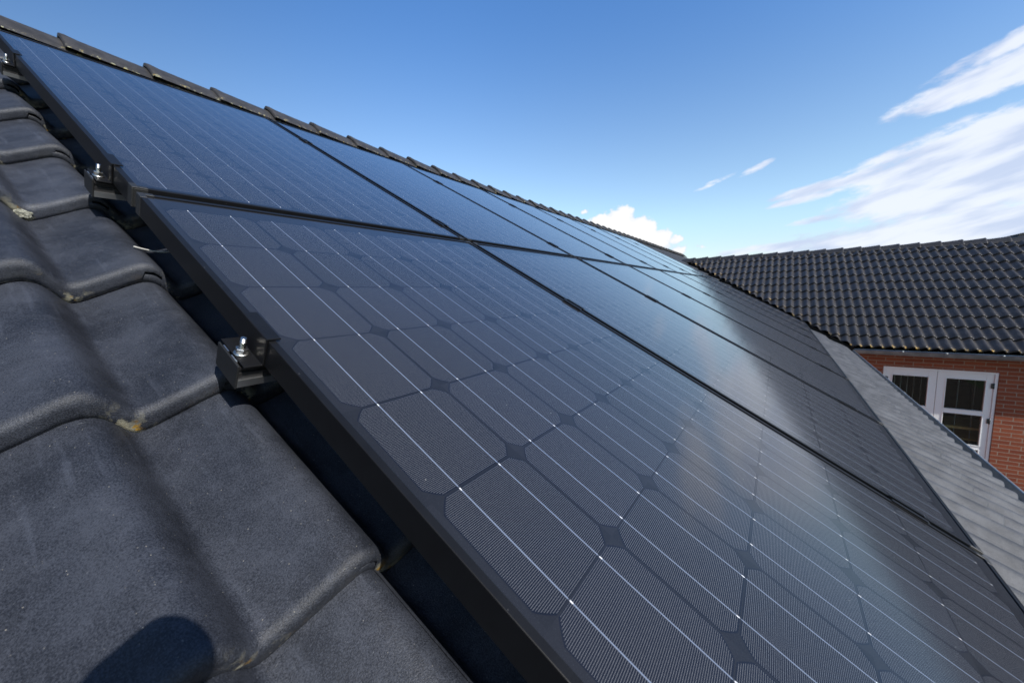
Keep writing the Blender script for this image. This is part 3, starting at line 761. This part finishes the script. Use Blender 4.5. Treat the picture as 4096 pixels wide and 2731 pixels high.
# ---------------------------------------------------------------- mounting rails
RV = {('lower', 0): -.4535, ('lower', 1): -1.459, ('upper', 0): .247, ('upper', 1): 1.335}
RW, RTOP, RBOT = .056, -.0435, -.0735
rproto = None
for (row, i), v in RV.items():
    lab = {('lower', 0): 'black mounting rail with end cap under the lower row, nearest the camera', ('lower', 1): 'mounting rail under the bottom edge of the lower panel row',
           ('upper', 0): 'mounting rail with end cap under the lower third of the upper row', ('upper', 1): 'mounting rail with end cap near the top of the upper row'}[(row, i)]
    if rproto is None:
        rr = rproto = thing('mounting_rail', lab, 'mounting rail', None, 'rails carrying the panels')
        L = .030 + 8 * PU + .03; x0, x1 = -.0475, 8 * PU + .01
        sec = [(-RW / 2, RBOT), (-RW / 2, RTOP - .009), (-RW / 2 + .003, RTOP - .009), (-RW / 2 + .003, RTOP - .0035), (-RW / 2, RTOP - .0035), (-RW / 2, RTOP), (-.006, RTOP), (-.006, RTOP - .012), (.006, RTOP - .012), (.006, RTOP), (RW / 2, RTOP), (RW / 2, RBOT)]
        b = MB(); b.extrude(sec, (lambda p: (x0, p[0], p[1]), lambda p: (x1, p[0], p[1]))); b.build('rail_body', 'dull_aluminium', rr)
        b = MB(); b.box(x0 - .0005, x1, -RW / 2 - .0025, -RW / 2 - .0002, RBOT - .001, RBOT + .0105); b.build('lower_flange', 'raw_aluminium', rr)
        b = MB(); b.box(x0 - .0032, x0 - .0004, -RW / 2 - .004, RW / 2 + .003, RBOT - .0015, RTOP + .0055)
        b.build('end_cap', 'cap_plastic', rr, bevel=.0007)
        b = MB()
        for (ya, yb) in ((-.020, -.003), (.006, .022)): b.box(x0 - .0004, x0 + .0012, ya, yb, RTOP + .0005, RTOP + .0055)
        b.build('cap_clip', 'raw_aluminium', rr)
    else: rr = copy_tree(rproto, None)
    rr.matrix_world = roofM(0, v, 0); rr['label'] = lab

# ---------------------------------------------------------------- end clamps
def end_clamp(label):
    r = thing('end_clamp', label, 'clamp', None, 'end clamps on the near panel edge')
    tk = .0026; xw = UL - .0008; h2 = .0365
    pr = [(xw + .0165, .0012), (xw + .0165, .0012 + tk), (xw - tk + .001, .0012 + tk), (xw - tk, .0012 + tk - .001), (xw - tk, -.0395 + tk), (xw - .0245, -.0395 + tk), (xw - .0245, -.0395), (xw - .001, -.0395), (xw, -.0385), (xw, .0012)]
    b = MB(); b.extrude(pr, (lambda p: (p[0], -h2, p[1]), lambda p: (p[0], h2, p[1]))); b.build('bracket', 'black_anodised', r, bevel=.0006)
    bx, by, bz = UL - .0155, -.004, -.0395 + tk
    bolt = MB(); prof = [(.0036, -.012)]
    z = bz; 
    while z < bz + .0185: prof += [(.0037, z), (.0044, z + .0005), (.0037, z + .001)]; z += .00105
    prof += [(.0030, z + .0006), (.0022, z + .0007)]
    bolt.lathe(prof, 20, Matrix.Translation((bx, by, 0)))
    bo = bolt.build('bolt', 'stainless_steel', r)
    wz_ = MB(); wz_.lathe([(.0098, bz + .0002), (.0100, bz + .0010), (.0086, bz + .0022), (.0075, bz + .0028)], 28, Matrix.Translation((bx, by, 0))); wz_.build('washer', 'stainless_steel', bo)
    nt = MB(); M6 = Matrix.Translation((bx, by, 0)) @ Matrix.Rotation(.35, 4, 'Z')
    nt.lathe([(.0073, bz + .0026), (.0082, bz + .0032), (.0082, bz + .0088), (.0071, bz + .0096)], 6, M6, smooth=False); nt.build('nut', 'stainless_steel', bo, bevel=.0004)
    return r
ec = end_clamp('black end clamp with shiny bolt gripping the large front panel')
ec.matrix_world = roofM(0, RV[('lower', 0)], 0)
for key, lab in ((('upper', 0), 'black end clamp with shiny bolt just above the corner where both rows meet'), (('upper', 1), 'small black end clamp with bolt near the ridge at the left edge')):
    e2 = copy_tree(ec, None); e2.matrix_world = roofM(0, RV[key], 0); e2['label'] = lab

# ---------------------------------------------------------------- mid clamps
mc = None; MV = {('lower', 0): -.464, ('lower', 1): -1.459, ('upper', 0): .250, ('upper', 1): 1.375}
for k in range(7):
    for (row, i), v in MV.items():
        where = {0: 'lower', 1: 'upper'}[i] if row == 'upper' else {0: 'upper', 1: 'lower'}[i]
        lab = f'{where} black mid clamp on the {OCT[k]} seam of the {row} panel row'
        if mc is None:
            mc = thing('mid_clamp', lab, 'clamp', None, 'mid clamps in the seams between panels')
            g_ = PGAP; x = -g_ / 2; tk = .0024; z1 = .0012
            pr = [(x - .009, z1), (x - .009, z1 + tk), (x + .003, z1 + tk), (x + .003, -.020), (x + g_ - .003, -.020), (x + g_ - .003, z1 + tk), (x + g_ + .009, z1 + tk), (x + g_ + .009, z1), (x + g_ - .0006, z1), (x + g_ - .0006, -.0225), (x + .0006, -.0225), (x + .0006, z1)]
            b = MB(); b.extrude(pr, (lambda p: (p[0], -.036, p[1]), lambda p: (p[0], .036, p[1]))); b.build('bracket', 'black_anodised', mc, bevel=.0005)
            b = MB(); b.lathe([(.0062, -.0198), (.0062, -.0140), (.0045, -.0130)], 6); b.build('bolt_head', 'stainless_steel', mc)
            for s_ in (0, 1):
                b = MB(); xx = (x - .009, x + .003) if s_ == 0 else (x + g_ - .003, x + g_ + .009)
                b.box(xx[0], xx[1], -.0366, -.0361, z1 + .0002, z1 + tk - .0002); b.build('cut_end', 'raw_aluminium', mc)
            o = mc
        else: o = copy_tree(mc, None)
        o.matrix_world = roofM(UL + PU * (k + 1) - PGAP / 2, v + (RNG.random() - .5) * .006, 0); o['label'] = lab

# ---------------------------------------------------------------- loose bits on the roof
cb = MB(); pts = []
for t_ in np.linspace(0, 1, 24):
    u = -.030 + .09 * t_; pts.append(R2W(u, .028 + .010 * t_ - .010 * math.sin(math.pi * t_), -.100 - .006 * math.sin(math.pi * t_)))
cb.tube(pts, .0016, 10)
tag(cb.build('cable', 'cable_jacket'), 'thin pale cable bridging the dark gap between tile and panel', 'cable')
def lichen(u, v, n, rad, cnt, label):
    mb = MB(); rg = random.Random(3)
    for i in range(cnt):
        a = rg.random() * 6.283; rr = rad * math.sqrt(rg.random()); du = rr * math.cos(a); dn = rr * math.sin(a) * .62
        c = Vector((u + du, v + max(0.0, dn - .006) * .9 - .0010 * rg.random(), n + dn))
        s_ = .0012 + .0019 * rg.random(); pr = [(s_ * k1, s_ * k2 * .4) for k1, k2 in ((.3, -1), (.85, -.6), (1.0, 0), (.75, .6), (.25, .9))]
        M = Matrix.Translation(c) @ Matrix.Rotation(1.4 + .3 * rg.random(), 4, 'X') @ Matrix.Rotation(rg.random() * 3, 4, 'Z') @ Matrix.Diagonal((1.0 + rg.random() * .7, .7, 1.0, 1.0))
        mb.lathe(pr, 7, M)
    o = mb.build('lichen_patch', 'lichen'); o.matrix_world = ROOF_R
    return tag(o, label, 'lichen')
lichen(-.139, .2965, -.1585, .0125, 230, 'pale crusty lichen rosette on the nose of a left roof tile')

# ================================================================ PHOTOGRAPHER (behind the viewpoint; throws the shadow at the bottom left)
CM = Matrix.Translation(CAM_LOC) @ CAM_ROT.to_4x4()
pc = thing('photo_camera', 'black camera with wide lens held over the tiles by the photographer', 'camera', CM)
b = MB(); b.lathe([(.032, .006), (.035, .008), (.036, .05), (.034, .056), (.034, .13), (.032, .14), (.032, .165)], 40); b.build('lens', 'camera_black', pc)
b = MB(); b.lathe([(.029, .0055), (.030, .0058)], 32); b.build('front_glass', 'lens_glass', pc)
b = MB(); b.box(-.070, .070, -.052, .040, .165, .210); b.box(.045, .070, -.052, .038, .135, .165); b.build('body', 'camera_black', pc, bevel=.008, segs=3)
b = MB(); b.box(-.028, .028, .040, .060, .165, .205); b.build('viewfinder_hump', 'camera_black', pc, bevel=.008, segs=3)

def skin_mesh(name, nodes, edges, material, parent, sub=2):
    """nodes: list of (xyz, radius)"""
    me = D.meshes.new(name); me.from_pydata([n[0] for n in nodes], edges, []); me.materials.append(MATS[material])
    o = D.objects.new(name, me); COL.objects.link(o)
    if parent is not None: o.parent = parent
    sk = o.modifiers.new('skin', 'SKIN'); sk.use_smooth_shade = True
    for i, n in enumerate(nodes):
        r = n[1]; me.skin_vertices[0].data[i].radius = (r, r) if not isinstance(r, tuple) else r
    me.skin_vertices[0].data[0].use_root = True
    ss = o.modifiers.new('sub', 'SUBSURF'); ss.levels = sub; ss.render_levels = sub
    return o
def cw(x, y, z): return tuple(CM @ Vector((x, y, z + .05)))
person = thing('person', 'crouching photographer in a dark jacket and jeans holding a camera', 'person', Matrix.Identity(4))
head = Vector(cw(.005, .0, .285)); bk_ = CAM_ROT @ Vector((0, 0, 1)); upv = Vector((0, 0, 1)); rt = CAM_ROT @ Vector((1, 0, 0)); fw = -bk_
neck = head - upv * .14 + bk_ * .05; chest = neck - upv * .22 + bk_ * .22; belly = chest - upv * .14 + bk_ * .22
pel = belly - upv * .06 + bk_ * .14
def roofz(p): return p.y * math.tan(PITCH) - .105 / CP
def onroof(p, h): return Vector((p.x, p.y, roofz(p) + h))
shL, shR = neck - upv * .07 - rt * .18 + bk_ * .05, neck - upv * .07 + rt * .18 + bk_ * .05
hipL, hipR = pel - rt * .10, pel + rt * .10
knL, knR = onroof(pel - rt * .16 + fw * .22, .07), onroof(pel + rt * .16 + fw * .18, .07)
anL, anR = onroof(knL + bk_ * .40, .07), onroof(knR + bk_ * .40, .07)
toL, toR = onroof(anL + bk_ * .16, .04), onroof(anR + bk_ * .16, .04)
wrR = Vector(cw(.098, -.035, .165)); wrL = Vector(cw(-.035, -.085, .10))
elR = (shR + wrR) / 2 - upv * .13 + rt * .10; elL = (shL + wrL) / 2 - upv * .15 - rt * .06
N = []; E_ = []
def nd(p, r, par=None):
    N.append((tuple(p), r)); 
    if par is not None: E_.append((par, len(N) - 1))
    return len(N) - 1
i0 = nd(pel, .13); i1 = nd(belly, .125, i0); i2 = nd(chest, .135, i1); i3 = nd(neck - upv * .04 + bk_ * .03, .075, i2); i4 = nd(neck, .052, i3)
i5 = nd(head - upv * .055 + fw * .01, .068, i4); i6 = nd(head + bk_ * .012, .090, i5); i7 = nd(head + upv * .055 + bk_ * .015, .078, i6)
for sh, el_, wr in ((shL, elL, wrL), (shR, elR, wrR)):
    a = nd(sh, .062, i3); b1 = nd(el_, .043, a); c = nd(wr + (el_ - wr) * .12, .028, b1)
for hp, kn, an, to in ((hipL, knL, anL, toL), (hipR, knR, anR, toR)):
    a = nd(hp, .095, i0); b1 = nd(kn, .058, a); c = nd(an, .040, b1); d_ = nd(to, .034, c)
body = skin_mesh('body', N, E_, 'skin', person)
# hands: palm with four fingers and a thumb, closed round the lens and the grip
def hand(palm0, palm1, fingers, thumb):
    P = [(palm0, (.026, .018)), (palm1, (.034, .016))]; Ed = [(0, 1)]
    for ch, r in fingers + [thumb]:
        prev = 1 if (ch, r) != thumb else 0
        for q_, pt in enumerate(ch):
            P.append((pt, r * (1 - .08 * q_))); Ed.append((prev, len(P) - 1)); prev = len(P) - 1
    return skin_mesh('hand', P, Ed, 'skin', person, 2)
hand(cw(-.035, -.080, .098), cw(-.022, -.062, .075),
     [([cw(.000 + .0, -.060, .083 - .018 * k), cw(.026, -.046, .082 - .018 * k), cw(.044, -.022, .080 - .018 * k)], .0085) for k in range(3)] + [([cw(-.004, -.060, .028), cw(.018, -.050, .027), cw(.036, -.034, .027)], .0075)],
     ([cw(-.046, -.048, .085), cw(-.053, -.020, .074), cw(-.050, .008, .070)], .0095))
hand(cw(.098, -.032, .160), cw(.090, -.010, .135),
     [([cw(.080, .022 - .018 * k, .100), cw(.072, .020 - .018 * k, .080), cw(.052, .018 - .018 * k, .074)], .0085) for k in range(4)],
     ([cw(.085, .010, .165), cw(.065, .022, .172), cw(.042, .024, .170)], .0095))
jk = []; je = []
def jn(p, r, par=None):
    jk.append((tuple(p), r))
    if par is not None: je.append((par, len(jk) - 1))
    return len(jk) - 1
a0 = jn(pel + upv * .0, .150); a1 = jn(belly, .150, a0); a2 = jn(chest, .160, a1); a3 = jn(neck - upv * .05 + bk_ * .04, .092, a2); a4 = jn(neck - upv * .012, .066, a3)
for sh, el_, wr in ((shL, elL, wrL), (shR, elR, wrR)):
    x_ = jn(sh, .078, a3); y_ = jn(el_, .056, x_); jn(wr + (el_ - wr) * .16, .038, y_)
skin_mesh('jacket', jk, je, 'jacket_cloth', person)
tk_ = [(tuple(pel - upv * .02), .150)]; te = []
for hp, kn, an in ((hipL, knL, anL), (hipR, knR, anR)):
    n_ = len(tk_); tk_ += [(tuple(hp), .112), (tuple(kn), .070), (tuple(an), .052)]; te += [(0, n_), (n_, n_ + 1), (n_ + 1, n_ + 2)]
skin_mesh('trousers', tk_, te, 'denim', person)
for an, to in ((anL, toL), (anR, toR)):
    skin_mesh('boot', [(tuple(an - upv * .01), .055), (tuple((an + to) / 2 - upv * .012), .046), (tuple(to), .040)], [(0, 1), (1, 2)], 'leather', person, 2)
hr = [(tuple(head + upv * .045 + bk_ * .03), .088), (tuple(head + upv * .01 + bk_ * .06), .075), (tuple(head - upv * .05 + bk_ * .07), .055)]
skin_mesh('hair', hr, [(0, 1), (1, 2)], 'hair', person, 2)
skin_mesh('nose', [(tuple(head + fw * .082 + upv * .01 + rt * .012), .010), (tuple(head + fw * .098 - upv * .02 + rt * .012), .013)], [(0, 1)], 'skin', person, 2)
for s_ in (-1, 1):
    skin_mesh('ear', [(tuple(head + rt * s_ * .088 + upv * .02), .012), (tuple(head + rt * s_ * .092 - upv * .005), .014), (tuple(head + rt * s_ * .086 - upv * .03), .010)], [(0, 1), (1, 2)], 'skin', person, 2)
    skin_mesh('eye', [(tuple(head + fw * .080 + rt * s_ * .032 + upv * .006), .011), (tuple(head + fw * .083 + rt * s_ * .032 + upv * .006), .011)], [(0, 1)], 'white_paint', person, 1)
skin_mesh('mouth', [(tuple(head + fw * .082 - upv * .055 - rt * .02), .006), (tuple(head + fw * .088 - upv * .056), .008), (tuple(head + fw * .082 - upv * .055 + rt * .02), .006)], [(0, 1), (1, 2)], 'leather', person, 2)
